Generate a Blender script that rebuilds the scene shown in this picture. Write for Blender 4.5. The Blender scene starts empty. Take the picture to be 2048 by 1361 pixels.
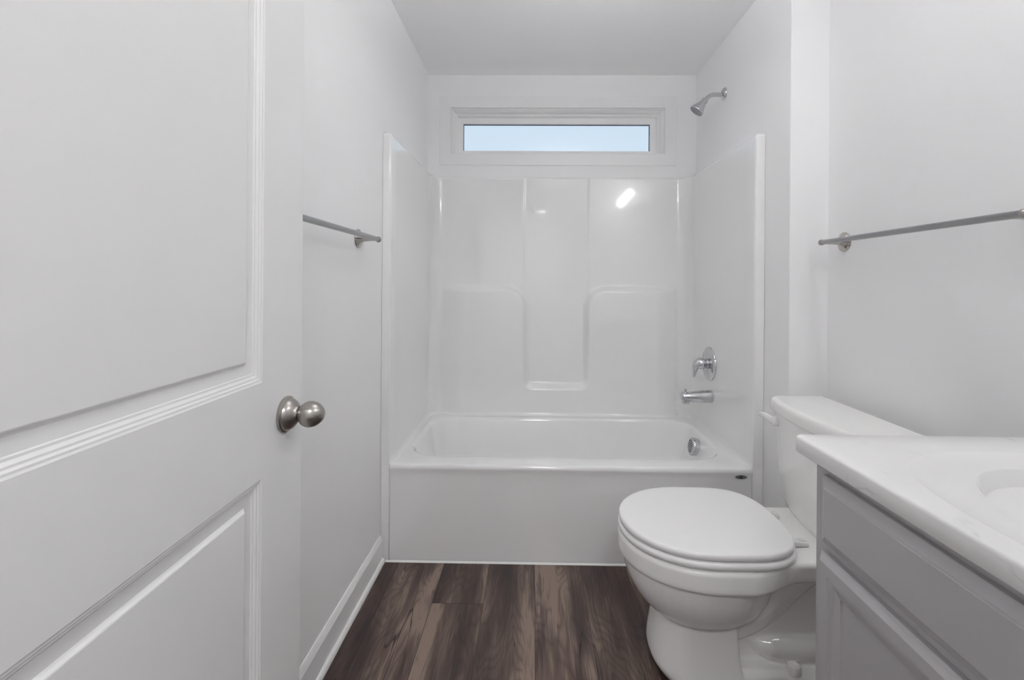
import bpy, bmesh, math, random
from mathutils import Vector, Matrix
random.seed(4)
S = bpy.context.scene
C = S.collection
PI = math.pi
# ------------------------------------------------------------------ camera, world, exposure
CAM_H = 1.12
cd = bpy.data.cameras.new('camera'); cam = bpy.data.objects.new('camera', cd); C.objects.link(cam)
cd.sensor_width = 36.0; cd.lens = 926.0 / 2048 * 36
cd.shift_x = -28.0 / 2048; cd.shift_y = -112.5 / 2048
cd.clip_start = 0.02
cam.matrix_world = Matrix.Translation((0, 0, CAM_H)) @ Matrix.Rotation(math.radians(.85), 4, 'Z') @ \
    Matrix.Rotation(PI / 2, 4, 'X') @ Matrix.Rotation(.0075, 4, 'Z')
S.camera = cam
w = bpy.data.worlds.new('sky'); S.world = w; w.use_nodes = True
nt = w.node_tree; bg = nt.nodes['Background']
tc = nt.nodes.new('ShaderNodeTexCoord'); sp = nt.nodes.new('ShaderNodeSeparateXYZ'); cr = nt.nodes.new('ShaderNodeValToRGB')
nt.links.new(tc.outputs['Generated'], sp.inputs[0]); nt.links.new(sp.outputs['Z'], cr.inputs[0]); nt.links.new(cr.outputs[0], bg.inputs[0])
cr.color_ramp.elements[0].position = .0; cr.color_ramp.elements[0].color = (.70, .82, .92, 1)
cr.color_ramp.elements[1].position = .6; cr.color_ramp.elements[1].color = (.60, .77, .95, 1)
bg.inputs[1].default_value = 1.33
S.view_settings.view_transform = 'Standard'; S.view_settings.look = 'None'
S.cycles.max_bounces = 20; S.cycles.diffuse_bounces = 16; S.cycles.glossy_bounces = 6
S.view_settings.exposure = -0.44; S.view_settings.gamma = 1.0; S.view_settings.use_curve_mapping = False
VANITY_GLOBE = 44.0     # emission strength of the three vanity globes
CEIL_FILL = 92.0         # added out-of-view uplight that brightens the bathroom ceiling
HALL_FILL = 76.0        # added fill light in the hallway behind the camera

# ------------------------------------------------------------------ materials
def mat(name, col, rough=.5, metal=0.0, spec=.5, coat=0.0, bump=None, emit=None):
    m = bpy.data.materials.new(name); m.use_nodes = True
    n = m.node_tree.nodes; l = m.node_tree.links; b = n['Principled BSDF']
    b.inputs['Base Color'].default_value = (*col, 1); b.inputs['Roughness'].default_value = rough
    b.inputs['Metallic'].default_value = metal; b.inputs['Specular IOR Level'].default_value = spec
    b.inputs['Coat Weight'].default_value = coat; b.inputs['Coat Roughness'].default_value = .03
    if bump:
        t = n.new('ShaderNodeTexCoord'); x = n.new('ShaderNodeTexNoise'); u = n.new('ShaderNodeBump')
        x.inputs['Scale'].default_value = bump[0]; x.inputs['Detail'].default_value = 3
        u.inputs['Strength'].default_value = bump[1]; u.inputs['Distance'].default_value = .002
        l.new(t.outputs['Object'], x.inputs[0]); l.new(x.outputs[0], u.inputs['Height']); l.new(u.outputs[0], b.inputs['Normal'])
    if emit:
        b.inputs['Emission Color'].default_value = (*emit[0], 1); b.inputs['Emission Strength'].default_value = emit[1]
    return m
M_WALL = mat('wall_paint', (.90, .90, .905), .55, spec=.3, bump=(220, .06))
M_CEIL = mat('ceiling_paint', (.93, .93, .935), .8, spec=.2, bump=(160, .06))
M_TRIM = mat('trim_paint', (.88, .88, .885), .35)
M_DOOR = mat('door_paint', (.80, .80, .80), .33, bump=(40, .02))
M_VINYL = mat('window_vinyl', (.9, .9, .9), .35)
M_GASKET = mat('window_gasket', (.10, .13, .18), .5)
M_TUB = mat('tub_gelcoat', (.87, .87, .87), .08, spec=.6, coat=.5)
M_CER = mat('ceramic', (.89, .885, .87), .08, spec=.55)
M_SEAT = mat('seat_plastic', (.87, .865, .865), .15)
M_CHROME = mat('chrome', (.62, .62, .64), .07, metal=1)
M_NICKEL = mat('brushed_nickel', (.40, .38, .355), .28, metal=1)
M_NICKEL_P = mat('polished_nickel', (.50, .48, .45), .14, metal=1)
M_BAR = mat('satin_bar', (.36, .36, .365), .22, metal=1)
M_DARK = mat('dark_recess', (.03, .03, .03), .6)
M_BLUE = mat('badge_blue', (.03, .07, .14), .3)
M_BADGE = mat('badge_foil', (.22, .22, .21), .3, metal=.6)
M_NOZ = mat('nozzle_plate', (.16, .16, .18), .4)
M_CAB = mat('cabinet_grey_paint', (.46, .45, .46), .38, bump=(60, .03))
M_CAULK = mat('caulk', (.85, .85, .84), .4)
M_SCREW = mat('hinge_clear_plastic', (.80, .80, .80), .15, spec=.8)
M_GLOBE = mat('lamp_globe', (.9, .9, .9), .3, emit=((.997, .994, .99), VANITY_GLOBE))
M_CFILL = mat('ceiling_fill_emitter', (.9, .9, .9), .3, emit=((.997, .994, .99), CEIL_FILL))
M_BOWL = mat('fill_bowl_glass', (.85, .85, .85), .4, emit=((1, .99, .98), 1.2))
M_HFILL = mat('hall_fill_emitter', (.9, .9, .9), .3, emit=((.997, .994, .99), HALL_FILL))

def nodes(m): return m.node_tree.nodes, m.node_tree.links
def math_node(n, l, op, a, b=None, c=None):
    x = n.new('ShaderNodeMath'); x.operation = op
    for i, v in enumerate((a, b, c)):
        if v is None: continue
        if isinstance(v, (int, float)): x.inputs[i].default_value = v
        else: l.new(v, x.inputs[i])
    return x.outputs[0]

# glass pane
M_GLASS = bpy.data.materials.new('window_glass'); M_GLASS.use_nodes = True
n, l = nodes(M_GLASS); n.clear()
o = n.new('ShaderNodeOutputMaterial'); mx = n.new('ShaderNodeMixShader'); tr = n.new('ShaderNodeBsdfTransparent'); gl = n.new('ShaderNodeBsdfGlossy')
fr = n.new('ShaderNodeFresnel'); fr.inputs[0].default_value = 1.3; gl.inputs['Roughness'].default_value = .02
l.new(fr.outputs[0], mx.inputs[0]); l.new(tr.outputs[0], mx.inputs[1]); l.new(gl.outputs[0], mx.inputs[2]); l.new(mx.outputs[0], o.inputs[0])

# cultured marble with faint veins
M_TOP = mat('cultured_marble', (.82, .815, .81), .2)
n, l = nodes(M_TOP); b = n['Principled BSDF']
t = n.new('ShaderNodeTexCoord'); mp = n.new('ShaderNodeMapping'); mp.inputs['Rotation'].default_value = (0, 0, .9); mp.inputs['Scale'].default_value = (3.2, 1.6, 3)
nz = n.new('ShaderNodeTexNoise'); nz.inputs['Scale'].default_value = 2.6; nz.inputs['Detail'].default_value = 5; nz.inputs['Distortion'].default_value = .8
l.new(t.outputs['Object'], mp.inputs[0]); l.new(mp.outputs[0], nz.inputs[0])
v = math_node(n, l, 'ABSOLUTE', math_node(n, l, 'SUBTRACT', nz.outputs[0], .5))
r = n.new('ShaderNodeMapRange'); r.inputs[1].default_value = 0; r.inputs[2].default_value = .012; r.inputs[3].default_value = 1; r.inputs[4].default_value = 0
l.new(v, r.inputs[0])
n2 = n.new('ShaderNodeTexNoise'); n2.inputs['Scale'].default_value = 9; l.new(t.outputs['Object'], n2.inputs[0])
r2 = n.new('ShaderNodeMapRange'); r2.inputs[1].default_value = .58; r2.inputs[2].default_value = .7; l.new(n2.outputs[0], r2.inputs[0])
f = math_node(n, l, 'MULTIPLY', math_node(n, l, 'MULTIPLY', r.outputs[0], r2.outputs[0]), .4)
mc = n.new('ShaderNodeMix'); mc.data_type = 'RGBA'; mc.inputs['A'].default_value = (.82, .815, .81, 1); mc.inputs['B'].default_value = (.42, .42, .43, 1)
l.new(f, mc.inputs['Factor']); l.new(mc.outputs['Result'], b.inputs['Base Color'])

# wood-look vinyl plank floor; planks run along Y, .18 m wide
M_FLOOR = mat('vinyl_plank', (.1, .07, .06), .36, spec=.35)
n, l = nodes(M_FLOOR); b = n['Principled BSDF']
t = n.new('ShaderNodeTexCoord'); s = n.new('ShaderNodeSeparateXYZ'); l.new(t.outputs['Object'], s.inputs[0])
X, Y = s.outputs['X'], s.outputs['Y']
px = math_node(n, l, 'DIVIDE', math_node(n, l, 'ADD', X, .345 + 1.8), .18)
pi_ = math_node(n, l, 'FLOOR', px); pf = math_node(n, l, 'FRACT', px)
# staggered end joints; the plank with index 10 (x -.345 .. -.165) ends at y = 1.615
wn = n.new('ShaderNodeTexWhiteNoise'); wn.noise_dimensions = '1D'; l.new(pi_, wn.inputs['W'])
is10 = math_node(n, l, 'COMPARE', pi_, 10.0, .1)
off = math_node(n, l, 'ADD', math_node(n, l, 'MULTIPLY', math_node(n, l, 'MULTIPLY', wn.outputs[0], .35), math_node(n, l, 'SUBTRACT', 1, is10)), math_node(n, l, 'MULTIPLY', is10, .615))
py = math_node(n, l, 'DIVIDE', math_node(n, l, 'SUBTRACT', math_node(n, l, 'ADD', Y, 1.22 * 2), off), 1.22)
py = math_node(n, l, 'ADD', py, -1.0 / 1.22 + .0)
yi = math_node(n, l, 'FLOOR', py); yf = math_node(n, l, 'FRACT', py)
seed = math_node(n, l, 'ADD', math_node(n, l, 'MULTIPLY', pi_, 3.7), math_node(n, l, 'MULTIPLY', yi, 11.3))
def noise3(sx, sy, scale, detail=4, dist=0.0, seedmul=1.0, rough=.55):
    c = n.new('ShaderNodeCombineXYZ')
    l.new(math_node(n, l, 'MULTIPLY', X, sx), c.inputs[0]); l.new(math_node(n, l, 'MULTIPLY', Y, sy), c.inputs[1])
    l.new(math_node(n, l, 'MULTIPLY', seed, seedmul), c.inputs[2])
    z = n.new('ShaderNodeTexNoise'); z.inputs['Scale'].default_value = scale; z.inputs['Detail'].default_value = detail
    z.inputs['Distortion'].default_value = dist; z.inputs['Roughness'].default_value = rough
    l.new(c.outputs[0], z.inputs[0]); return z.outputs[0]
broad = noise3(1, .16, 7.5, 2, .3)
streak = noise3(1, .07, 42, 5, .5)
fine = noise3(1, .03, 260, 3, 0)
cloud = noise3(1, .5, 5, 3, .4, .6)
# cathedral grain: contour lines of a stretched noise
ring_src = noise3(1, .20, 7.0, 2, .35, 1.7)
rg = math_node(n, l, 'FRACT', math_node(n, l, 'MULTIPLY', ring_src, 26))
rg = math_node(n, l, 'ABSOLUTE', math_node(n, l, 'SUBTRACT', rg, .5))
rg = math_node(n, l, 'SUBTRACT', 1, math_node(n, l, 'MULTIPLY', rg, 2))
rg = math_node(n, l, 'POWER', rg, 3)
tone = math_node(n, l, 'ADD', math_node(n, l, 'MULTIPLY', broad, 1.15), math_node(n, l, 'MULTIPLY', streak, .42))
tone = math_node(n, l, 'ADD', tone, math_node(n, l, 'MULTIPLY', fine, .30))
tone = math_node(n, l, 'ADD', tone, math_node(n, l, 'MULTIPLY', cloud, .35))
wn2 = n.new('ShaderNodeTexWhiteNoise'); wn2.noise_dimensions = '1D'; l.new(seed, wn2.inputs['W'])
tone = math_node(n, l, 'ADD', tone, math_node(n, l, 'MULTIPLY', math_node(n, l, 'SUBTRACT', wn2.outputs[0], .5), .10))
tone = math_node(n, l, 'SUBTRACT', tone, math_node(n, l, 'MULTIPLY', rg, .075))
# knots
c = n.new('ShaderNodeCombineXYZ'); l.new(math_node(n, l, 'MULTIPLY', X, 6), c.inputs[0]); l.new(math_node(n, l, 'MULTIPLY', Y, 2.6), c.inputs[1]); l.new(seed, c.inputs[2])
vo = n.new('ShaderNodeTexVoronoi'); vo.inputs['Scale'].default_value = 1.0; l.new(c.outputs[0], vo.inputs[0])
kr = n.new('ShaderNodeMapRange'); kr.interpolation_type = 'SMOOTHSTEP'; kr.inputs[1].default_value = .03; kr.inputs[2].default_value = .17; kr.inputs[3].default_value = .30; kr.inputs[4].default_value = 0
l.new(vo.outputs['Distance'], kr.inputs[0]); tone = math_node(n, l, 'SUBTRACT', tone, kr.outputs[0])
ramp = n.new('ShaderNodeValToRGB'); l.new(tone, ramp.inputs[0])
e = ramp.color_ramp.elements
e[0].position = .62; e[0].color = (.034, .023, .022, 1); e[1].position = 1.0; e[1].color = (.25, .185, .15, 1)
for p, q in ((.78, (.068, .045, .039)), (.90, (.132, .091, .075))):
    k = e.new(p); k.color = (*q, 1)
# ramp expects 0..1, rescale tone
mr = n.new('ShaderNodeMapRange'); mr.inputs[1].default_value = .76; mr.inputs[2].default_value = 1.36; mr.inputs[3].default_value = .5; mr.inputs[4].default_value = 1.05
l.new(tone, mr.inputs[0]); l.new(mr.outputs[0], ramp.inputs[0])
# cracks between planks + occasional long dark check lines
edge = math_node(n, l, 'MINIMUM', pf, math_node(n, l, 'SUBTRACT', 1, pf))
e1 = math_node(n, l, 'LESS_THAN', edge, .006)
e2 = math_node(n, l, 'LESS_THAN', math_node(n, l, 'MINIMUM', yf, math_node(n, l, 'SUBTRACT', 1, yf)), .0011)
chk = noise3(1, .05, 16, 2, .2, 2.3)
ck = math_node(n, l, 'LESS_THAN', math_node(n, l, 'ABSOLUTE', math_node(n, l, 'SUBTRACT', chk, .47)), .0035)
ckm = math_node(n, l, 'GREATER_THAN', noise3(1, .8, 4, 1, 0, 3.1), .54)
ck = math_node(n, l, 'MULTIPLY', math_node(n, l, 'MULTIPLY', ck, ckm), .8)
ln = math_node(n, l, 'MAXIMUM', math_node(n, l, 'MULTIPLY', math_node(n, l, 'MAXIMUM', e1, e2), .75), ck)
mc = n.new('ShaderNodeMix'); mc.data_type = 'RGBA'; mc.inputs['B'].default_value = (.012, .008, .008, 1)
l.new(ln, mc.inputs['Factor']); l.new(ramp.outputs[0], mc.inputs['A']); l.new(mc.outputs['Result'], b.inputs['Base Color'])
bu = n.new('ShaderNodeBump'); bu.inputs['Strength'].default_value = .25; bu.inputs['Distance'].default_value = .001
l.new(math_node(n, l, 'SUBTRACT', math_node(n, l, 'ADD', streak, fine), ln), bu.inputs['Height']); l.new(bu.outputs[0], b.inputs['Normal'])

# ------------------------------------------------------------------ helpers
def obj(name, bm, m, parent=None, smooth=True, angle=35):
    bmesh.ops.recalc_face_normals(bm, faces=bm.faces)
    me = bpy.data.meshes.new(name); bm.to_mesh(me); bm.free(); me.materials.append(m)
    o = bpy.data.objects.new(name, me); C.objects.link(o)
    if smooth:
        for p in me.polygons: p.use_smooth = True
        me.set_sharp_from_angle(angle=math.radians(angle))
    if parent: o.parent = parent
    return o
def thing(name, label, cat, loc=(0, 0, 0), group=None):
    o = bpy.data.objects.new(name, None); C.objects.link(o); o.location = loc; o.empty_display_size = .05
    o['label'] = label; o['category'] = cat
    if group: o['group'] = group
    return o
def keep(parent, *objs):
    """children were modelled in room coordinates: shift their meshes so that the parent sits at the thing's base"""
    for o in objs: o.location = -Vector(parent.location)
def part(name, bm, m, parent, **k):
    o = obj(name, bm, m, parent, **k)
    q = parent
    off = Vector((0, 0, 0))
    while q is not None: off += q.location; q = q.parent
    o.data.transform(Matrix.Translation(-off)); return o
def sub(name, bm, m, parent, **k):     # sub-part; its parent mesh part has no offset of its own
    return part(name, bm, m, parent, **k)
def struct(name, bm, m, parent=None, **k):
    o = obj(name, bm, m, parent, **k)
    o['kind'] = 'structure'; return o
def box(bm, a, b_, bev=0.0, seg=2):
    x0, y0, z0 = a; x1, y1, z1 = b_
    vs = [bm.verts.new(p) for p in ((x0,y0,z0),(x1,y0,z0),(x1,y1,z0),(x0,y1,z0),(x0,y0,z1),(x1,y0,z1),(x1,y1,z1),(x0,y1,z1))]
    fs = [bm.faces.new([vs[i] for i in q]) for q in ((0,3,2,1),(4,5,6,7),(0,1,5,4),(1,2,6,5),(2,3,7,6),(3,0,4,7))]
    if bev:
        es = {e for f in fs for e in f.edges}
        bmesh.ops.bevel(bm, geom=list(es), offset=bev, segments=seg, affect='EDGES', profile=.5)
def boxes(*bs):
    bm = bmesh.new()
    for q in bs: box(bm, *q)
    return bm
def loft(bm, rings, cap0=True, cap1=True, closed=True):
    rv = [[bm.verts.new(p) for p in r] for r in rings]
    for a, b_ in zip(rv, rv[1:]):
        k = len(a)
        for i in range(k if closed else k - 1):
            j = (i + 1) % k
            bm.faces.new((a[i], a[j], b_[j], b_[i]))
    if cap0: bm.faces.new(list(reversed(rv[0])))
    if cap1: bm.faces.new(rv[-1])
    return rv
def frame_of(d):
    d = Vector(d).normalized(); a = Vector((0, 0, 1)) if abs(d.z) < .9 else Vector((0, 1, 0))
    u = d.cross(a).normalized(); v = u.cross(d).normalized(); return d, u, v
def lathe(bm, base, axis, prof, n=40, cap0=True, cap1=True):
    """prof = [(radius, distance along the axis)]"""
    d, u, v = frame_of(axis); B = Vector(base)
    rings = [[B + d * h + (u * math.cos(2*PI*i/n) + v * math.sin(2*PI*i/n)) * max(r, 1e-5) for i in range(n)] for r, h in prof]
    return loft(bm, rings, cap0, cap1)
def tube(bm, pts, rad, n=20, cap=True):
    pts = [Vector(p) for p in pts]; k = len(pts)
    rad = rad if isinstance(rad, (list, tuple)) else [rad] * k
    rings = []; pu = None
    for i, p in enumerate(pts):
        d = (pts[min(i+1, k-1)] - pts[max(i-1, 0)]).normalized()
        if pu is None: _, u, v = frame_of(d)
        else: u = (pu - d * pu.dot(d)).normalized(); v = d.cross(u)
        pu = u
        r = rad[i]
        rings.append([p + (u * math.cos(2*PI*j/n) + d.cross(u) * math.sin(2*PI*j/n)) * r for j in range(n)])
    loft(bm, rings, cap, cap)
def bez(p0, p1, p2, p3, n=16):
    P = [Vector(p) for p in (p0, p1, p2, p3)]
    return [P[0]*(1-t)**3 + P[1]*3*t*(1-t)**2 + P[2]*3*t*t*(1-t) + P[3]*t**3 for t in [i/n for i in range(n+1)]]
def rrect(cx, cy, hx, hy, r, z, n=10, k=2.0):
    out = []
    for qx, qy, a0 in ((1, 1, 0), (-1, 1, PI/2), (-1, -1, PI), (1, -1, 1.5*PI)):
        for i in range(n + 1):
            a = a0 + PI/2*i/n
            out.append((cx + qx*(hx - r) + r*math.cos(a), cy + qy*(hy - r) + r*math.sin(a), z))
    return out
def inset2d(poly, d):
    """move a closed counter-clockwise 2D outline inwards by d"""
    k = len(poly); out = []
    for i in range(k):
        p0 = Vector(poly[i-1][:2]); p1 = Vector(poly[(i+1) % k][:2]); t = (p1 - p0)
        t = t.normalized() if t.length > 1e-9 else Vector((1, 0))
        out.append((poly[i][0] - t.y*d, poly[i][1] + t.x*d))
    return out
def slab(bm, outline, prof):
    """outline ccw 2D; prof = [(inset, z)] from bottom to top"""
    rings = []
    for d, z in prof:
        q = inset2d(outline, d) if d else outline
        rings.append([(p[0], p[1], z) for p in q])
    loft(bm, rings)
def sstep(a, b_, x):
    t = min(1, max(0, (x - a)/(b_ - a))); return t*t*(3 - 2*t)

# ------------------------------------------------------------------ the room
XL, XR = -.606, 1.055            # side walls
XW = .919                        # wet wall of the tub alcove
YB, YN = 2.64, .14               # back wall, near wall (doorway)
YA = 1.85                        # front of the tub
ZC = 2.31
WX0, WX1, WZ0, WZ1 = -.473, .742, 1.861, 2.123    # window opening
struct('floor', boxes(((-1.4, -1.6, -.05), (1.4, 2.84, 0))), M_FLOOR)
struct('ceiling', boxes(((-1.4, -1.6, ZC), (1.4, 2.84, ZC + .1))), M_CEIL)
struct('wall_left', boxes(((XL - .12, YN - .12, 0), (XL, YB + .2, ZC))), M_WALL)
struct('wall_right', boxes(((XR, YN - .12, 0), (XR + .12, YB + .2, ZC))), M_WALL)
bm = bmesh.new(); box(bm, (XW, 1.672, 0), (XR, YB, ZC)); 
es = [e for e in bm.edges if abs(e.verts[0].co.x - XW) < 1e-4 and abs(e.verts[1].co.x - XW) < 1e-4 and abs(e.verts[0].co.y - 1.672) < 1e-4 and abs(e.verts[1].co.y - 1.672) < 1e-4]
bmesh.ops.bevel(bm, geom=es, offset=.004, segments=3, affect='EDGES', profile=.5)
struct('wall_alcove', bm, M_WALL)
struct('wall_back', boxes(((XL, YB, 0), (XR, YB + .2, WZ0)), ((XL, YB, WZ1), (XR, YB + .2, ZC)),
       ((XL, YB, WZ0), (WX0, YB + .2, WZ1)), ((WX1, YB, WZ0), (XR, YB + .2, WZ1))), M_WALL)
DX0, DX1, DZ = -.44, .34, 2.06   # doorway
struct('wall_near', boxes(((XL, YN - .12, 0), (DX0 - .02, YN, ZC)), ((DX1, YN - .12, 0), (XR, YN, ZC)), ((DX0 - .02, YN - .12, DZ), (DX1, YN, ZC))), M_WALL)
struct('wall_hall', boxes(((-1.4, -1.7, 0), (1.4, -1.6, ZC)), ((-1.5, -1.7, 0), (-1.4, YN, ZC)), ((1.4, -1.7, 0), (1.5, YN, ZC)),
       ((-1.4, YN - .12, 0), (XL - .12, YN, ZC)), ((XR + .12, YN - .12, 0), (1.4, YN, ZC))), M_WALL)
# baseboards: profile swept along y
def base_profile(x, sgn):
    return [(x, .002), (x + sgn*.012, .002), (x + sgn*.012, .088), (x + sgn*.009, .094), (x + sgn*.007, .100), (x + sgn*.003, .106), (x, .106)]
def sweep_y(bm, prof, y0, y1): loft(bm, [[(p[0], y0, p[1]) for p in prof], [(p[0], y1, p[1]) for p in prof]])
bm = bmesh.new(); sweep_y(bm, base_profile(XL, 1), YN, YA - .002); struct('baseboard_left', bm, M_TRIM, angle=20)
bm = bmesh.new(); sweep_y(bm, base_profile(XR, -1), .92, 1.672); struct('baseboard_right', bm, M_TRIM, angle=20)
bm = bmesh.new(); sweep_y(bm, base_profile(XW, -1), 1.672, YA - .002); struct('baseboard_alcove', bm, M_TRIM, angle=20)
def shoe(x, s): return [(x, .001)] + [(x + s*.011*math.cos(a), .001 + .016*math.sin(a)) for a in [PI/2*i/6 for i in range(7)]]
bm = bmesh.new(); sweep_y(bm, shoe(XL + .012, 1), YN, YA - .002); struct('trim_1', bm, M_CAULK)
bm = bmesh.new(); pr = [(YA - .006 + .006*math.sin(a), .001 + .006*(1-math.cos(a))) for a in [PI/2*i/4 for i in range(5)]]
loft(bm, [[(x, YA - .006, .001), (x, YA - .003, .005), (x, YA + .001, .007), (x, YA + .001, .001)] for x in (XL + .024, XW - .013)])
struct('trim_2', bm, M_CAULK)

# window: flat casing, deep return, stepped vinyl frame, gasket, pane
def nested(bm, prof, x0, x1, z0, z1, y, f=(1, 1, 1, 1)):
    l_, r__, b__, t__ = f
    rings = []
    for i, d in prof:
        rings.append([(x0 + i*l_, y + d, z0 + i*b__), (x1 - i*r__, y + d, z0 + i*b__), (x1 - i*r__, y + d, z1 - i*t__), (x0 + i*l_, y + d, z1 - i*t__)])
    loft(bm, rings, False, False)
FW = (1.25, 1.42, .82, 1.45)
win = struct('window_1', (lambda b_: (nested(b_, [(-.066, .002), (-.066, -.005), (-.064, -.006), (-.001, -.006), (0, -.004), (0, .001)], WX0, WX1, WZ0, WZ1, YB), b_)[1])(bmesh.new()), M_TRIM, angle=20)
bm = bmesh.new()
nested(bm, [(.0005, .002), (.0035, .002), (.0045, .008), (.0055, .008), (.0125, .022), (.0140, .040), (.0185, .042), (.0225, .048), (.0235, .062), (.0255, .064), (.045, .070), (.046, .074), (.046, .086)], WX0, WX1, WZ0, WZ1, YB, FW)
fr_ = part('window_frame', bm, M_VINYL, win, angle=20)
bm = bmesh.new(); nested(bm, [(.0455, .084), (.0485, .084), (.0485, .092)], WX0, WX1, WZ0, WZ1, YB, FW); part('gasket', bm, M_GASKET, win)
part('pane', boxes(((WX0 + .03, YB + .087, WZ0 + .03), (WX1 - .03, YB + .092, WZ1 - .03))), M_GLASS, win, smooth=False)

# ------------------------------------------------------------------ one-piece tub and shower surround
ZR, ZT = .39, 1.725              # rim height, surround top
XA, XB = -.572, .880             # inner faces of the side panels
tub = thing('bathtub_shower_unit', 'glossy white one-piece bathtub with moulded shower surround below the window', 'bathtub', ((XA + XB)/2, YA + .3, 0))
def YBK(z): return 2.600 + .022*(z - ZR)
def corner_sd(a, b_, r): return math.hypot(max(a + r, 0), max(b_ + r, 0)) - r + min(max(a + r, b_ + r), 0)
XC, HWC = .130, .185
def disp(x, z):
    fade = sstep(XA + .045, XA + .20, x) * (1 - sstep(XB - .20, XB - .045, x))
    sdp = corner_sd(abs(x - XC) - HWC, .536 - z, .055)
    sds = corner_sd(z - 1.080, -sdp, .095)
    d = .040 * (1 - sstep(-.004, .034, sds))
    d += .0055 * sstep(-.012, .004, abs(x - XC) - HWC) * sstep(.5, 1.0, z)
    return d * fade
RC = .075
def wall_point(s, z):
    """s: arc parameter along side / corner / back / corner / side; returns point"""
    yb = YBK(z); Ls = yb - RC - (YA + .012); Lc = RC*PI/2; Lb = (XB - XA) - 2*RC
    if s < Ls: return (XA, YA + .012 + s, z)
    s -= Ls
    if s < Lc: a = s/RC; return (XA + RC - RC*math.cos(a), yb - RC + RC*math.sin(a), z)
    s -= Lc
    if s <= Lb: x = XA + RC + s; return (x, yb - disp(x, z), z)
    s -= Lb
    if s < Lc: a = s/RC; return (XB - RC + RC*math.sin(a), yb - RC + RC*math.cos(a), z)
    s -= Lc
    return (XB, yb - RC - s, z)
bm = bmesh.new()
zs = [ZR + .0 + i*(ZT - .010 - ZR)/250 for i in range(251)]
def svals(z):
    yb = YBK(z); Ls = yb - RC - (YA + .012); Lc = RC*PI/2; Lb = (XB - XA) - 2*RC
    v = [Ls*i/10 for i in range(10)] + [Ls + Lc*i/10 for i in range(10)] + [Ls + Lc + Lb*i/300 for i in range(301)]
    v += [Ls + Lc + Lb + Lc*(i + 1)/10 for i in range(9)] + [Ls + 2*Lc + Lb + Ls*i/10 for i in range(11)]
    return v
def foot(z): return 0
rows = []
def row(z, out=0.0):
    pts = [wall_point(s, z) for s in svals(z)]
    # flange: round the front edge over to the wall
    L = [(XL + .001, YA, z), (XA - .010, YA, z), (XA - .004, YA + .002, z), (XA - .001, YA + .006, z)]
    R = [(XB + .001, YA + .006, z), (XB + .004, YA + .002, z), (XB + .010, YA, z), (XW - .001, YA, z)]
    return L + pts + R
for z in [.003, .1, .2, .3, .36]:       # the flange goes to the floor; below the rim only flanges are kept
    pass
for i in range(9):
    a = PI/2*i/9; rows.append(('f', ZR + .022*(1 - math.cos(a)), .022*(1 - math.sin(a))))
zs = [z for z in zs if z > ZR + .022]

top = row(ZT - .010)
def push(pts, d, z):
    out = []
    for (x, y, _) in pts:
        t = Vector((0, 0))
        nx = -1 if x < XA + .0011 else (1 if x > XB - .0011 else 0)
        out.append((x + (nx*d), y + (0 if nx else d), z))
    return out
def offs(pts, d, z):
    o_ = []
    k = len(pts)
    for i, (x, y, _) in enumerate(pts):
        a = Vector(pts[max(i-1, 0)][:2]); c_ = Vector(pts[min(i+1, k-1)][:2]); t = (c_ - a).normalized()
        q = Vector((x, y)) + Vector((-t.y, t.x))*d
        if i < 2 or i >= k - 2: q = Vector((x, y + d))
        if d < 0 and y < YA + .04: q = Vector((x, y)).lerp(q, max(0, (y - YA - .008)/.032) if 3 < i < k - 4 else 0)
        o_.append((min(max(q.x, XL + .001), XW - .001), min(q.y, YB - .001), z))
    return o_
rows = [offs(row(q[1]), -q[2], q[1]) for q in rows] + [row(z) for z in zs]
rows.append(offs(top, .002, ZT - .005)); rows.append(offs(top, .005, ZT - .0015)); rows.append(offs(top, .010, ZT))
rows.append(offs(top, .034, ZT))
loft(bm, rows, False, False, closed=False)
sur = part('surround_panel', bm, M_TUB, tub, angle=60)
# flanges continue beside the apron to the floor
for (x0, x1) in ((XL + .001, XA - .0), (XB, XW - .001)):
    bm = bmesh.new(); box(bm, (x0, YA, .002), (x1, YA + .04, ZR + .002), .003, 2); part('front_flange', bm, M_TUB, tub)
# deck, basin
cx, cy = (XA + XB)/2, (YA + YBK(ZR))/2
hx, hy = (XB - XA)/2, (YBK(ZR) - YA)/2
bx, by, bhx, bhy = .147, 2.244, .678, .288
bm = bmesh.new()
rings = []
def R4(cx_, cy_, hx_, hy_, r_, z_): rings.append(rrect(cx_, cy_, hx_, hy_, r_, z_, 14))
# apron and rim front: outside rings from the floor up
FR = YA + .004
def outer(inx, z):   # front edge inset by inx, other sides fixed
    y0 = FR + inx; y1 = YBK(ZR) + .02
    rings.append(rrect(cx, (y0 + y1)/2, hx, (y1 - y0)/2, .004, z, 14))
for inx, z in ((.004, .003), (.006, .10), (.006, .30), (.005, .345), (.003, .362), (.0005, .370), (.0, .376), (.0025, .3845), (.007, .389), (.013, ZR)): outer(inx, z)
R4(bx, by, bhx + .012, bhy + .012, .150, ZR)
R4(bx, by, bhx + .004, bhy + .004, .142, ZR - .002)
R4(bx, by, bhx - .003, bhy - .003, .137, ZR - .008)
R4(bx, by, bhx - .008, bhy - .007, .135, ZR - .020)
R4(bx - .01, by, bhx - .035, bhy - .020, .135, ZR - .12)
R4(bx - .02, by, bhx - .075, bhy - .035, .13, ZR - .24)
R4(bx - .02, by, bhx - .105, bhy - .055, .12, .095)
R4(bx - .02, by, bhx - .150, bhy - .090, .10, .072)
R4(bx - .02, by, bhx - .25, bhy - .16, .05, .068)
loft(bm, rings, False, True)
part('tub_basin', bm, M_TUB, tub, angle=40)
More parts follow.
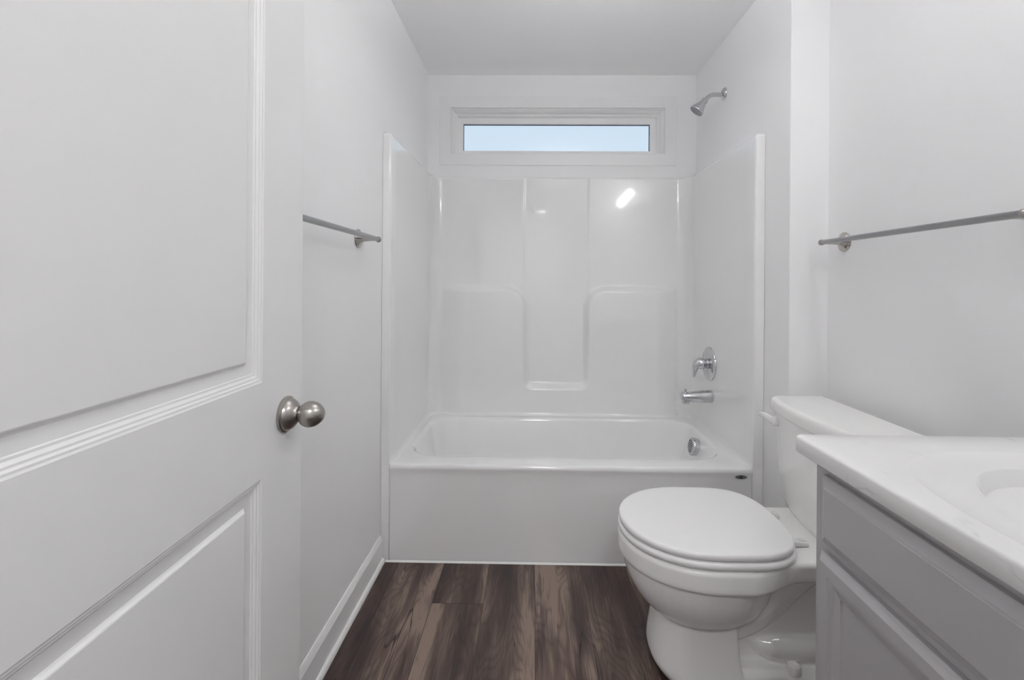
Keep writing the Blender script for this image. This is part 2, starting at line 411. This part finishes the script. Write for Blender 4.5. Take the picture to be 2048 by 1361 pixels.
# oval maker's badge on the apron
bm = bmesh.new(); BX, BZ = .834, .357
def oval(bm, hx_, hz_, y0, y1, x=BX):
    loft(bm, [[(x + k_*hx_*math.cos(a), y, BZ + k_*hz_*math.sin(a)) for a in [2*PI*i/32 for i in range(32)]] for k_, y in ((1, y0), (1, y1), (.94, y1 - .0006))])
oval(bm, .0235, .0078, FR + .001, FR - .0012)
bd = part('badge', bm, M_BADGE, tub); bd['label'] = 'small oval foil badge'
bm = bmesh.new(); oval(bm, .0072, .0062, FR - .001, FR - .0022, BX - .0005); sub('badge_centre', bm, M_BLUE, bd)['label'] = 'dark blue badge centre'
for dx in (-.0155, .0125, .0158):
    bm = bmesh.new(); lathe(bm, (BX + dx, FR - .0012, BZ), (0, -1, 0), [(.0017, 0), (.0015, .0006)], 10); sub('badge_mark', bm, M_CHROME, bd)

# ------------------------------------------------------------------ tub spout, valve, overflow cover, shower head
YF = 2.280
sp_ = thing('tub_spout', 'chrome tub spout with lift diverter on the right surround panel', 'faucet', (XB, YF, .575))
bm = bmesh.new(); rings = []
for t_, rz, ry, dz in ((0, .0305, .030, 0), (.003, .0315, .031, 0), (.006, .0315, .031, 0), (.045, .030, .0305, -.0005), (.060, .0285, .030, -.0015), (.085, .027, .0285, -.002), (.110, .0255, .0265, -.0025), (.136, .0235, .024, -.003), (.146, .021, .0215, -.003), (.150, .017, .017, -.003)):
    rings.append([(XB - t_, YF + ry*math.cos(a), .575 + dz + rz*math.sin(a)) for a in [2*PI*i/32 for i in range(32)]])
loft(bm, rings)
rings = []
for z_, r_, xo in ((.575, .020, .126), (.552, .0195, .127), (.541, .0185, .128), (.539, .017, .128)):
    rings.append([(XB - xo + r_*math.cos(a), YF + r_*1.02*math.sin(a), z_) for a in [2*PI*i/28 for i in range(28)]])
loft(bm, rings)
part('spout_body', bm, M_CHROME, sp_)
bm = bmesh.new(); lathe(bm, (XB - .128, YF, .592), (0, 0, 1), [(.003, 0), (.0028, .010), (.0048, .013), (.0062, .0165), (.0062, .018), (.003, .0185)], 20)
part('diverter_knob', bm, M_CHROME, sp_)

VZ = .731; YS = YF; YF = 2.308
vl = thing('shower_valve', 'round chrome shower valve with single lever above the tub spout', 'valve', (XB, YF, VZ))
bm = bmesh.new(); lathe(bm, (XB, YF, VZ), (-1, 0, 0), [(.082, 0), (.083, .003), (.082, .006), (.075, .010), (.050, .014), (.030, .0165), (.026, .017)], 56)
part('escutcheon', bm, M_CHROME, vl)
bm = bmesh.new(); lathe(bm, (XB - .015, YF, VZ), (-1, 0, 0), [(.025, 0), (.025, .010), (.0225, .012), (.0225, .016)], 36); part('valve_collar', bm, M_CHROME, vl)
bm = bmesh.new()
lathe(bm, (XB - .030, YF, VZ), (-1, 0, 0), [(.026, 0), (.0285, .006), (.029, .016), (.027, .026), (.021, .035), (.011, .040), (.002, .0415)], 36)
pts = bez((XB - .045, YF, VZ + .004), (XB - .080, YF, VZ + .004), (XB - .070, YF, VZ - .038), (XB - .080, YF, VZ - .066), 18)
rings = []
for i, p in enumerate(pts):
    d = (pts[min(i+1, 18)] - pts[max(i-1, 0)]).normalized(); u = Vector((0, 1, 0)); v_ = d.cross(u).normalized(); t_ = i/18
    ru = .023*(1 - t_)**.8 + .0115*t_; rv_ = .021*(1 - t_)**1.3 + .0062
    if i == 18: ru *= .6; rv_ *= .6
    rings.append([p + u*ru*math.cos(a) + v_*rv_*math.sin(a) for a in [2*PI*j/24 for j in range(24)]])
loft(bm, rings)
part('lever_handle', bm, M_CHROME, vl)

OX, OY, OZ = .800, 2.262, .330
ov = thing('overflow_cover', 'round chrome slotted overflow cover on the inner end of the bathtub', 'drain cover', (OX, OY, OZ))
ax = Vector((-1, 0, .22)).normalized()
bm = bmesh.new(); lathe(bm, Vector((OX + .004, OY, OZ)), ax, [(.0415, 0), (.0425, .004), (.0425, .026), (.0415, .030), (.0395, .0325), (.036, .0335)], 48)
cv = part('cover', bm, M_CHROME, ov)
d, u, v_ = frame_of(ax); bm = bmesh.new(); ct = Vector((OX + .004, OY, OZ)) + ax*.0335
uu = Vector((0, 1, 0)); vv = ax.cross(uu).normalized()
for k_ in range(-3, 4):
    h = math.sqrt(max(.031**2 - (k_*.0092)**2, 0)) * .92
    if h < .006: continue
    ca, sa = math.cos(.62), math.sin(.62)
    e1_ = uu*ca + vv*sa; e2_ = -uu*sa + vv*ca
    c0 = ct + e2_*(k_*.0092)
    q = [c0 + e1_*sx*h + e2_*sy*.0020 for sx, sy in ((-1, -1), (1, -1), (1, 1), (-1, 1))]
    loft(bm, [[p - ax*.002 for p in q], [p + ax*.0004 for p in q]])
sub('slots', bm, M_DARK, cv, smooth=False)
bm = bmesh.new(); lathe(bm, Vector((OX - .006, OY - .010, OZ - .0445)) , (0, 0, 1), [(.006, 0), (.006, .003)], 16); sub('weep_hole', bm, M_DARK, cv)

SX, SY, SZ = XW, 2.25, 2.045
sh = thing('shower_fixture', 'chrome shower head on a bent arm high on the alcove wall', 'shower head', (SX, SY, SZ))
bm = bmesh.new(); lathe(bm, (SX, SY, SZ), (-1, 0, 0), [(.029, 0), (.030, .002), (.0285, .006), (.023, .011), (.015, .014), (.012, .0145)], 40)
fl = part('flange', bm, M_CHROME, sh); fl.data.materials[0] = M_CHROME
bm = bmesh.new(); P = [Vector((SX, SY, SZ - .004)), Vector((SX - .02, SY, SZ - .004)), Vector((SX - .040, SY, SZ - .004))] + bez((SX - .045, SY, SZ - .004), (SX - .068, SY, SZ - .004), (SX - .080, SY, SZ - .016), (SX - .097, SY, SZ - .034), 12)
tube(bm, P, .0102, 20); part('arm', bm, M_CHROME, sh)
hb = Vector((SX - .090, SY, SZ - .027)); hd = Vector((-.62, .07, -.79)).normalized()
bm = bmesh.new(); lathe(bm, hb, hd, [(.012, 0), (.0155, .002), (.0165, .010), (.0155, .018), (.0165, .020), (.019, .026), (.0235, .040), (.031, .058), (.0345, .066), (.0350, .070), (.034, .072), (.0315, .0715), (.031, .069)], 44)
hh = part('spray_head', bm, M_CHROME, sh)
bm = bmesh.new(); lathe(bm, hb + hd*.0675, hd, [(.031, 0), (.031, .002), (.012, .003), (.010, .003)], 40); fp = sub('spray_face', bm, M_NOZ, hh); fp['label'] = 'dark grey nozzle face'
bm = bmesh.new(); d, u, v_ = frame_of(hd)
for rr, k_ in ((.026, 16), (.019, 12), (.012, 8), (.005, 4)):
    for i in range(k_):
        a = 2*PI*i/k_; lathe(bm, hb + hd*.069 + (u*math.cos(a) + v_*math.sin(a))*rr, hd, [(.0019, 0), (.0016, .0028), (.0008, .003)], 8)
sub('nozzles', bm, M_SEAT, hh)

# ------------------------------------------------------------------ towel bars
def towel_bar(label, xw, s, y0, y1, zb):
    """xw wall plane, s=+1 when the room lies on the +x side"""
    t = thing('towel_bar', label, 'towel bar', (xw, (y0 + y1)/2, zb), 'wall-mounted towel bars')
    xb = xw + s*.062
    bm = bmesh.new(); tube(bm, [(xb, y0, zb), (xb, y1, zb)], .0083, 28); part('bar', bm, M_BAR, t)
    for yy, dd in ((y0, -1), (y1, 1)):
        bm = bmesh.new(); lathe(bm, (xb, yy - dd*.004, zb), (0, dd, 0), [(.0098, 0), (.0102, .001), (.0102, .007), (.0088, .0095), (.004, .011), (.001, .0115)], 28)
        part('end_cap', bm, M_NICKEL, t)
        yr = yy - dd*.026
        bm = bmesh.new(); lathe(bm, (xw, yr, zb), (s, 0, 0), [(.0325, 0), (.033, .0025), (.0315, .005), (.029, .0055), (.027, .008), (.020, .013), (.0135, .0165), (.0115, .018)], 44)
        ro = part('rosette', bm, M_NICKEL_P, t)
        bm = bmesh.new(); rings = []
        for k_, (h, ry, rz) in enumerate(((.010, .0125, .0125), (.020, .0105, .0105), (.032, .0115, .0095), (.044, .017, .0088), (.052, .022, .0082), (.058, .024, .006))):
            rings.append([(xw + s*h, yr + dd*.004*k_/5 + ry*math.cos(a), zb + rz*math.sin(a)) for a in [2*PI*i/28 for i in range(28)]])
        loft(bm, rings); sub('post', bm, M_NICKEL_P, ro)
    return t
towel_bar('brushed nickel towel bar on the left wall, half hidden by the open door', XL, 1, .955, 1.617, 1.272)
towel_bar('brushed nickel towel bar on the right wall above the toilet tank', XR, -1, .950, 1.610, 1.270)

# ------------------------------------------------------------------ door
DW, DT = .76, .035
door = bpy.data.objects.new('door_1', None)
ang = math.atan2(.028, -1.0)
E = Vector((-.463, .925, 0)); dirh = Vector((.0265, -1, 0)).normalized(); nrm = Vector((1, .0265, 0)).normalized()
hinge = E + dirh*DW
C.objects.link(door); door.location = hinge; door['kind'] = 'structure'; door['label'] = 'white two-panel door standing open along the left wall'
def DP(u, z, d): return E + dirh*u + nrm*(-d) + Vector((0, 0, z))    # u from the free edge, d depth into the leaf
PROF = [(0, 0), (.0025, .0012), (.005, .0015), (.0075, .0035), (.010, .0038), (.0135, .0065), (.0165, .0068), (.0175, .0085), (.034, .0100), (.0365, .0085), (.0395, .0055), (.041, .005)]
panels = [(.143, DW - .143, .949, 1.905), (.143, DW - .143, .18, .785)]
bm = bmesh.new()
zb0, zt0 = .012, 2.035
us = [.002, .143, DW - .143, DW - .002]; zz = [zb0, .18, .785, .949, 1.905, zt0]
gv = [[bm.verts.new(DP(u_, z_, 0)) for z_ in zz] for u_ in us]
for a_ in range(3):
    for c_ in range(5):
        if a_ == 1 and c_ in (1, 3): continue
        bm.faces.new((gv[a_][c_], gv[a_+1][c_], gv[a_+1][c_+1], gv[a_][c_+1]))
if True:
    for (u0, u1, z0, z1) in panels:
        loft(bm, [[DP(u0 + i, z0 + i, d), DP(u1 - i, z0 + i, d), DP(u1 - i, z1 - i, d), DP(u0 + i, z1 - i, d)] for i, d in PROF], False, True)
# edges and the far face
def ringd(i, d):
    us_ = [max(i, 0), .143, DW - .143, DW - i]
    return [DP(us_[0], z_, d) for z_ in reversed(zz)] + [DP(us_[1], zb0, d), DP(us_[2], zb0, d)] + [DP(us_[3], z_, d) for z_ in zz] + [DP(us_[2], zt0, d), DP(us_[1], zt0, d)]
loft(bm, [ringd(.002, 0), ringd(.0006, .0006), ringd(0, .002), ringd(0, DT - .002), ringd(.002, DT)], False, True)
bmesh.ops.remove_doubles(bm, verts=bm.verts, dist=1e-5)
part('door_leaf', bm, M_DOOR, door, angle=12)
kc = DP(.066, .873, 0)
knob = bpy.data.objects.new('door_knob', None); C.objects.link(knob); knob.parent = door; knob.location = kc - hinge
knob['label'] = 'brushed nickel door knob'
ko = []
bm = bmesh.new(); lathe(bm, (0, 0, 0), nrm, [(.0325, 0), (.0335, .002), (.0335, .005), (.031, .007), (.0295, .0075), (.0285, .011), (.025, .0165), (.019, .021), (.0155, .024), (.0145, .026), (.0140, .026)], 56)
o1 = obj('rose', bm, M_NICKEL, knob)
bm = bmesh.new()
pr = [(.0115, .020), (.0115, .026), (.0118, .0275), (.0105, .029), (.0110, .031)]
for i in range(0, 25):
    t_ = i/24; a = PI*(1 - t_); x_ = .0490 + .0240*math.cos(a); r_ = .0240*math.sin(a)*(1 + .10*math.cos(a)*-1)
    if r_ < .0112 and t_ < .5: continue
    pr.append((max(r_, .0004), x_))
lathe(bm, (0, 0, 0), nrm, pr, 56); o2 = obj('knob_grip', bm, M_NICKEL, knob)
bm = bmesh.new(); lathe(bm, nrm*.0722, nrm, [(.0032, 0), (.0030, .0012), (.0012, .0013), (.0010, .0004)], 20); o3 = obj('privacy_pinhole', bm, M_NICKEL_P, knob)
bm = bmesh.new(); lathe(bm, nrm*.011 + Vector((0, -.018, -.008)), (nrm + Vector((0, -.75, -.45))).normalized(), [(.0042, .0), (.0042, .0040), (.0030, .0042), (.0028, .0015)], 18); o4 = obj('rose_screw', bm, M_DARK, knob)
# hinges on the hidden edge
for z_ in (.25, 1.05, 1.82):
    bm = bmesh.new(); q = DP(DW + .004, z_, -.004); lathe(bm, q - Vector((0, 0, .045)), (0, 0, 1), [(.006, 0), (.006, .09)], 16); part('hinge', bm, M_NICKEL, door)

# ------------------------------------------------------------------ toilet (faces -x)
TX0, TY = .262, 1.375
toi = thing('toilet', 'white two-piece toilet with closed round lid between the tub and the vanity', 'toilet', (.65, TY, 0))
def seat_half(u, L=.468, W=.202, um=.235):
    if u <= um: v_ = 1 - ((um - u)/um)**2.15; return W*max(v_, 0)**(1/2.05)
    v_ = 1 - ((u - um)/(L - um))**4.0; return W*max(v_, 0)**(1/2.6)
def seat_outline(L=.468, W=.202, x0=TX0, n=44):
    up = []
    for i in range(n + 1):
        th = PI*i/n; u = L*(1 - math.cos(th))/2
        up.append((x0 + u, seat_half(u, L, W, L*.5)))
    pts = [(x, TY - y) for x, y in up] + [(x, TY + y) for x, y in reversed(up[1:-1])]
    return pts
def round_prof(z0, z1, r, dome=0.0):
    p = [(r, z0), (r*.45, z0 + r*.12), (r*.12, z0 + r*.45), (0, z0 + r), (0, z1 - r), (r*.12, z1 - r*.45), (r*.45, z1 - r*.12), (r, z1)]
    if dome: p += [(r*2.2, z1 + dome*.5), (r*5, z1 + dome)]
    return p
bm = bmesh.new(); slab(bm, seat_outline(.470, .204, TX0 - .002), round_prof(.3975, .4165, .0085)); part('seat', bm, M_SEAT, toi, angle=50)
bm = bmesh.new(); slab(bm, seat_outline(.462, .200, TX0 + .001), round_prof(.4195, .4385, .0085, .0015)); part('lid', bm, M_SEAT, toi, angle=50)
for sy in (-1, 1):
    bm = bmesh.new(); yy = TY + sy*.075; box(bm, (.722, yy - .012, .398), (.768, yy + .012, .412), .004, 3)
    lathe(bm, (.755, yy, .411), (0, 0, 1), [(.009, 0), (.009, .003), (.006, .0045)], 20)
    part('hinge', bm, M_SCREW, toi)
# bowl body: several closed lofts fused by a voxel remesh
bm = bmesh.new()
def catmull(rows_, k=5):
    out = []
    P = [rows_[0]] + list(rows_) + [rows_[-1]]
    for a_, b0, c0, d0 in zip(P, P[1:], P[2:], P[3:]):
        for i in range(k):
            t_ = i/k
            out.append(tuple(.5*(2*q1 + (q2 - q0)*t_ + (2*q0 - 5*q1 + 4*q2 - q3)*t_*t_ + (3*q1 - q0 - 3*q2 + q3)*t_**3) for q0, q1, q2, q3 in zip(a_, b0, c0, d0)))
    out.append(tuple(rows_[-1])); return out
def egg(x0, x1, W, z, blend=0.0, wback=.150, n=40):
    """outline from tip x0 to flat back x1; egg in front, deck of half width wback behind"""
    xm = x0 + .235; xe = .735; pts = []
    N_ = n
    for i in range(N_ + 1):
        t_ = i/N_; x = x0 + (x1 - x0)*(1 - math.cos(PI*t_*.5))**1.15 if True else 0
        if x <= xm: y = W*max(1 - ((xm - x)/(xm - x0))**2.1, 0)**(1/2.05)
        else: y = wback + (W - wback)*(1 - sstep(xm + .06, xe - .01, x))
        pts.append((x, y))
    pts[-1] = (x1, pts[-1][1])
    return [(x, TY - y, z) for x, y in pts] + [(x, TY + y, z) for x, y in reversed(pts[1:])]
rings = []
XE = .975
for x0, W, z, wb, xe_ in ((.310, .150, .318, .085, .80), (.283, .180, .326, .115, .90), (.266, .199, .334, .138, XE), (.261, .204, .340, .146, XE), (.260, .205, .350, .150, XE), (.260, .205, .385, .158, XE), (.263, .202, .392, .156, XE), (.272, .194, .3955, .150, XE)):
    rings.append(egg(x0, xe_, W, z, 0, wb))
loft(bm, rings)
# bowl underside
rings = []
def oval_ring(x0, x1, w_, z, p=2.2, n=48):
    cxx = (x0 + x1)/2; hx_ = (x1 - x0)/2
    out = []
    for i in range(n):
        a = 2*PI*i/n; c_, s_ = math.cos(a), math.sin(a)
        out.append((cxx + hx_*abs(c_)**(2/p)*(1 if c_ > 0 else -1), TY + w_*abs(s_)**(2/p)*(1 if s_ > 0 else -1), z))
    return out
for x0, x1, w_, z in catmull(((.42, .56, .06, .165), (.365, .62, .112, .185), (.325, .66, .145, .215), (.300, .68, .166, .25), (.281, .69, .181, .29), (.270, .70, .191, .334))):
    rings.append(oval_ring(x0, x1, w_, z))
loft(bm, rings)
# pedestal column
rings = []
def ped(x0, x1, w_, z, n=20):
    out = []; r_ = w_*.93
    out.append((x1, TY - w_, z))
    for i in range(n + 1):
        a = -PI/2 - PI*i/n
        sx = abs(math.cos(a))**.8; sy = abs(math.sin(a))**.8*(1 if math.sin(a) > 0 else -1)
        out.append((x0 + r_ - r_*sx, TY + w_*sy, z))
    out.append((x1, TY + w_, z)); return out
for x0, x1, w_, z in catmull(((.392, .600, .122, .001), (.372, .590, .124, .018), (.352, .580, .118, .045), (.350, .575, .112, .075), (.358, .570, .106, .13), (.366, .565, .102, .19), (.370, .56, .098, .235))):
    rings.append(ped(x0, x1, w_, z))
loft(bm, rings)
# rear web, trapway, foot
rings = []
for w_, z in ((.062, .001), (.060, .15), (.055, .25), (.070, .37)): rings.append([(.50, TY - w_, z), (.915 + .03*z, TY - w_, z), (.915 + .03*z, TY + w_, z), (.50, TY + w_, z)])
loft(bm, rings)
for r_, P in ((.052, bez((.50, TY, .150), (.68, TY, .150), (.70, TY, .30), (.84, TY, .345), 16)),):
    for sy in (-1, 1): tube(bm, [p + Vector((0, sy*.030, 0)) for p in P], r_, 20)
for sy in (-1, 1):
    tube(bm, bez((.520, TY + sy*.052, .245), (.60, TY + sy*.052, .215), (.68, TY + sy*.05, .27), (.72, TY + sy*.05, .345), 12), .028, 16)
    tube(bm, bez((.500, TY + sy*.03, .33), (.56, TY + sy*.05, .16), (.60, TY + sy*.045, .10), (.70, TY + sy*.050, .100), 10) + [Vector((.80, TY + sy*.050, .100)), Vector((.90, TY + sy*.045, .100))], [.016]*8 + [.028, .038, .042, .043, .040], 20)
rings = []
for w_, x1, z in ((.125, .915, .001), (.124, .914, .022), (.114, .905, .058), (.100, .90, .070)): rings.append([(.50, TY - w_, z), (x1, TY - w_, z), (x1, TY + w_, z), (.50, TY + w_, z)])
loft(bm, rings)
bowl = part('bowl', bm, M_CER, toi)
md = bowl.modifiers.new('fuse', 'REMESH'); md.mode = 'VOXEL'; md.voxel_size = .003; md.use_smooth_shade = True
md = bowl.modifiers.new('smooth', 'SMOOTH'); md.iterations = 5; md.factor = .5
for sy in (-1, 1):
    bm = bmesh.new(); lathe(bm, (.722, TY + sy*.098, .064), (0, 0, 1), [(.019, 0), (.0188, .012), (.016, .019), (.009, .023), (.001, .0245)], 32); part('bolt_cap', bm, M_CER, toi)
# tank
def tank_outline(hw, xf, xb, bow, r, n=24):
    pts = []
    # front (toward -x) from +y to -y, bowed; ccw seen from above
    for i in range(n + 1):
        t_ = -1 + 2*i/n; y = -t_*(hw - r); pts.append((xf + bow*(t_*t_) , TY + y))
    # near front corner, rear
    c0 = (xf + bow + r, TY - hw + r)
    for i in range(1, 7): a = PI + PI/2*i/6; pts.append((c0[0] + r*math.cos(a), c0[1] + r*math.sin(a)))
    for (ccx, ccy, a0) in ((xb - .02, TY - hw + .02, -PI/2), (xb - .02, TY + hw - .02, 0)):
        for i in range(7): a = a0 + PI/2*i/6; pts.append((ccx + .02*math.cos(a), ccy + .02*math.sin(a)))
    c1 = (xf + bow + r, TY + hw - r)
    for i in range(0, 6): a = PI/2 + PI/2*i/6; pts.append((c1[0] + r*math.cos(a), c1[1] + r*math.sin(a)))
    return pts
bm = bmesh.new(); rings = []
for z, hw, xf in ((.372, .165, .850), (.376, .180, .835), (.388, .192, .822), (.42, .200, .812), (.52, .210, .803), (.62, .217, .797), (.712, .222, .792)):
    rings.append([(x, y, z) for x, y in tank_outline(hw, xf, .985, .022, .035)])
loft(bm, rings); part('tank', bm, M_CER, toi, angle=50)
bm = bmesh.new(); slab(bm, tank_outline(.231, .782, 1.002, .022, .040), [(.004, .704), (.001, .706), (0, .709), (0, .727), (.0015, .734), (.005, .7405), (.011, .7445), (.016, .7455), (.0185, .7457)])
part('tank_lid', bm, M_CER, toi, angle=50)
LV = Vector((.803, 1.545, .671))
bm = bmesh.new(); lathe(bm, LV + Vector((.010, 0, 0)), (-1, 0, 0), [(.016, 0), (.0165, .003), (.0165, .012), (.014, .016), (.006, .019), (.001, .0195)], 32)
P = bez(LV + Vector((-.004, 0, .001)), LV + Vector((-.02, .02, .014)), LV + Vector((-.022, .038, .013)), LV + Vector((-.027, .055, .010)), 14)
rings = []
for i, p in enumerate(P):
    d = (P[min(i+1, 14)] - P[max(i-1, 0)]).normalized(); u = Vector((0, 0, 1)); v_ = d.cross(u).normalized(); t_ = i/14
    rz, rx = (.0135*(1 - t_) + .0065*t_), (.0075*(1 - t_) + .0035*t_)
    if i == 14: rz *= .5; rx *= .5
    rings.append([p + u*rz*math.cos(a) + v_*rx*math.sin(a) for a in [2*PI*j/20 for j in range(20)]])
loft(bm, rings); part('flush_lever', bm, M_SEAT, toi)

# ------------------------------------------------------------------ vanity
XV, YV1, YV0, ZV = .54, .884, .145, .797
cab = thing('vanity_cabinet', 'grey painted bathroom vanity cabinet with panelled doors beside the toilet', 'cabinet', (.80, .515, 0))
bm = boxes(((XV, YV0, .10), (XV + .018, YV1, ZV)), ((XV + .018, YV0, .10), (XR - .001, YV0 + .016, ZV)), ((XV + .018, YV1 - .016, .10), (XR - .001, YV1, ZV)), ((XV + .018, YV0 + .016, .10), (XR - .001, YV1 - .016, .116)), ((XV + .06, YV0 + .001, .001), (XV + .076, YV1 - .001, .10)))
part('carcass', bm, M_CAB, cab, smooth=False)
def front(name, y0, y1, z0, z1, prof, raised=True, bev=.011):
    """front panel on the cabinet face; prof insets with depth back from the front face"""
    XF = XV - .0195
    bm = bmesh.new(); rings = []
    def rg_(i, x): return [(x, y0 + i, z0 + i), (x, y1 - i, z0 + i), (x, y1 - i, z1 - i), (x, y0 + i, z1 - i)]
    rings.append(rg_(0, XV - .0005)); rings.append(rg_(0, XF + .0108))
    for i, d in prof: rings.append(rg_(i, XF + d))
    loft(bm, rings, True, True)
    return bm
fp_ = [(.001, .0045), (.003, .003), (.0095, .0015), (.0110, .0), (.0125, .0)]
cabf = part('drawer_front', front('d', YV0 + .03, .852, .655, .777, [(.0012, .0095), (.0030, .0085), (.0165, .0035), (.0180, .0008), (.0192, 0), (.025, 0)]), M_CAB, cab, angle=15)
dprof = [(.0012, .0090), (.0030, .0080), (.0095, .0012), (.0110, 0), (.030, 0), (.0315, .0022), (.040, .0035), (.0415, .0060), (.054, .0085), (.0555, .0120), (.057, .0120)]
for y0, y1 in ((.5145, .853), (YV0 + .03, .5115)):
    part('door', front('door', y0, y1, .125, .638, dprof), M_CAB, cab, angle=15)

top = thing('sink_countertop', 'white cultured marble vanity top with integral sink on the grey cabinet', 'countertop', (.78, .53, ZV))
ZTOP = .830; TX, TY1, TY0 = .513, .916, .142
SCX, SCY = .790, .530
bm = bmesh.new(); rings = []
def TR(i, z): rings.append(rrect((TX + XR - .001)/2, (TY0 + TY1)/2, (XR - .001 - TX)/2 - i, (TY1 - TY0)/2 - i, max(.012 - i*.5, .004), z, 16))
for i, z in ((.006, ZV + .001), (.002, ZV + .0015), (.0, ZV + .004), (.0, ZTOP - .006), (.0006, ZTOP - .0035), (.0022, ZTOP - .0012), (.0055, ZTOP)): TR(i, z)
def EL(hx_, hy_, z, p=2.0):
    out = []
    for qi, a0 in enumerate((0, PI/2, PI, 1.5*PI)):
        for i in range(17):
            a = a0 + (PI/2)*(i + .5)/17; c_, s_ = math.cos(a), math.sin(a)
            out.append((SCX + hx_*abs(c_)**(2/p)*(1 if c_ > 0 else -1), SCY + hy_*abs(s_)**(2/p)*(1 if s_ > 0 else -1), z))
    rings.append(out)
EL(.238, .300, ZTOP, 2.6); EL(.234, .296, ZTOP - .0008, 2.6); EL(.224, .284, ZTOP - .004, 2.5); EL(.19, .252, ZTOP - .0062, 2.2)
EL(.177, .240, ZTOP - .0075); EL(.173, .236, ZTOP - .0125); EL(.167, .229, ZTOP - .030); EL(.150, .21, ZTOP - .080); EL(.10, .15, ZTOP - .120); EL(.05, .07, ZTOP - .135); EL(.022, .022, ZTOP - .137)
loft(bm, rings, True, True)
part('slab_and_basin', bm, M_TOP, top, angle=45)
bm = bmesh.new(); lathe(bm, (SCX, SCY, ZTOP - .137), (0, 0, 1), [(.022, 0), (.0225, .002), (.017, .003), (.015, .001)], 32); part('drain', bm, M_CHROME, top)

# ------------------------------------------------------------------ vanity light, then the added bathroom uplight and hallway fill
vlt = thing('vanity_light', 'three-globe vanity light on the right wall above the vanity', 'light fixture', (XR, .50, 2.02))
bm = bmesh.new(); box(bm, (XR - .025, .22, 1.985), (XR - .001, .78, 2.055), .006, 3); part('backplate', bm, M_NICKEL, vlt)
for yy in (.29, .50, .71):
    bm = bmesh.new(); tube(bm, bez((XR - .02, yy, 2.02), (XR - .07, yy, 2.02), (XR - .11, yy, 2.03), (XR - .115, yy, 2.06), 10), .008, 14); part('arm', bm, M_NICKEL, vlt)
    bm = bmesh.new(); lathe(bm, (XR - .115, yy, 2.060), (0, 0, 1), [(.006, 0)] + [(.038*math.sin(PI*i/20), .038 - .038*math.cos(PI*i/20)) for i in range(1, 20)] + [(.001, .076)], 28); part('globe', bm, M_GLOBE, vlt)
cl = thing('added_fill_light', 'added unseen uplight bowl on a short stem, brightening the bathroom ceiling', 'light fixture', (.22, 1.25, ZC))  # uplight added out of view, standing in for flash bounced off the ceiling
bm = bmesh.new(); lathe(bm, (.22, 1.25, ZC - .001), (0, 0, -1), [(.065, 0), (.065, .012), (.05, .020), (.010, .022), (.010, .115)], 40); part('stem', bm, M_NICKEL, cl)
bm = bmesh.new(); lathe(bm, (.22, 1.25, ZC - .22), (0, 0, -1), [(.150, -.010), (.156, -.008), (.155, .004), (.142, .030), (.110, .055), (.06, .070), (.001, .074), (.001, .068), (.058, .064), (.106, .049), (.137, .026), (.149, .004), (.150, -.009)], 56, False, False); part('fill_bowl', bm, M_BOWL, cl)
bm = bmesh.new(); lathe(bm, (.22, 1.25, ZC - .215), (0, 0, -1), [(.001, -.010), (.04, -.006), (.085, .006), (.092, .014), (.06, .024), (.001, .026)], 40); part('fill_emitter', bm, M_CFILL, cl)
bm = bmesh.new(); lathe(bm, (.22, 1.25, ZC - .10), (0, 0, -1), [(.010, 0), (.010, .115)], 16); part('rod', bm, M_NICKEL, cl)
hl = thing('added_fill_light', 'added unseen round fill light in the hallway outside the door', 'light fixture', (0.1, -.75, ZC))  # added out of view to send fill light in through the doorway
bm = bmesh.new(); lathe(bm, (.1, -.75, ZC - .001), (0, 0, -1), [(.17, 0), (.175, .006), (.175, .022), (.168, .026)], 48); part('fill_base', bm, M_NICKEL, hl)
bm = bmesh.new(); lathe(bm, (.1, -.75, ZC - .024), (0, 0, -1), [(.165, 0), (.160, .018), (.13, .044), (.08, .060), (.02, .068), (.001, .0685)], 48); part('fill_dome', bm, M_HFILL, hl)
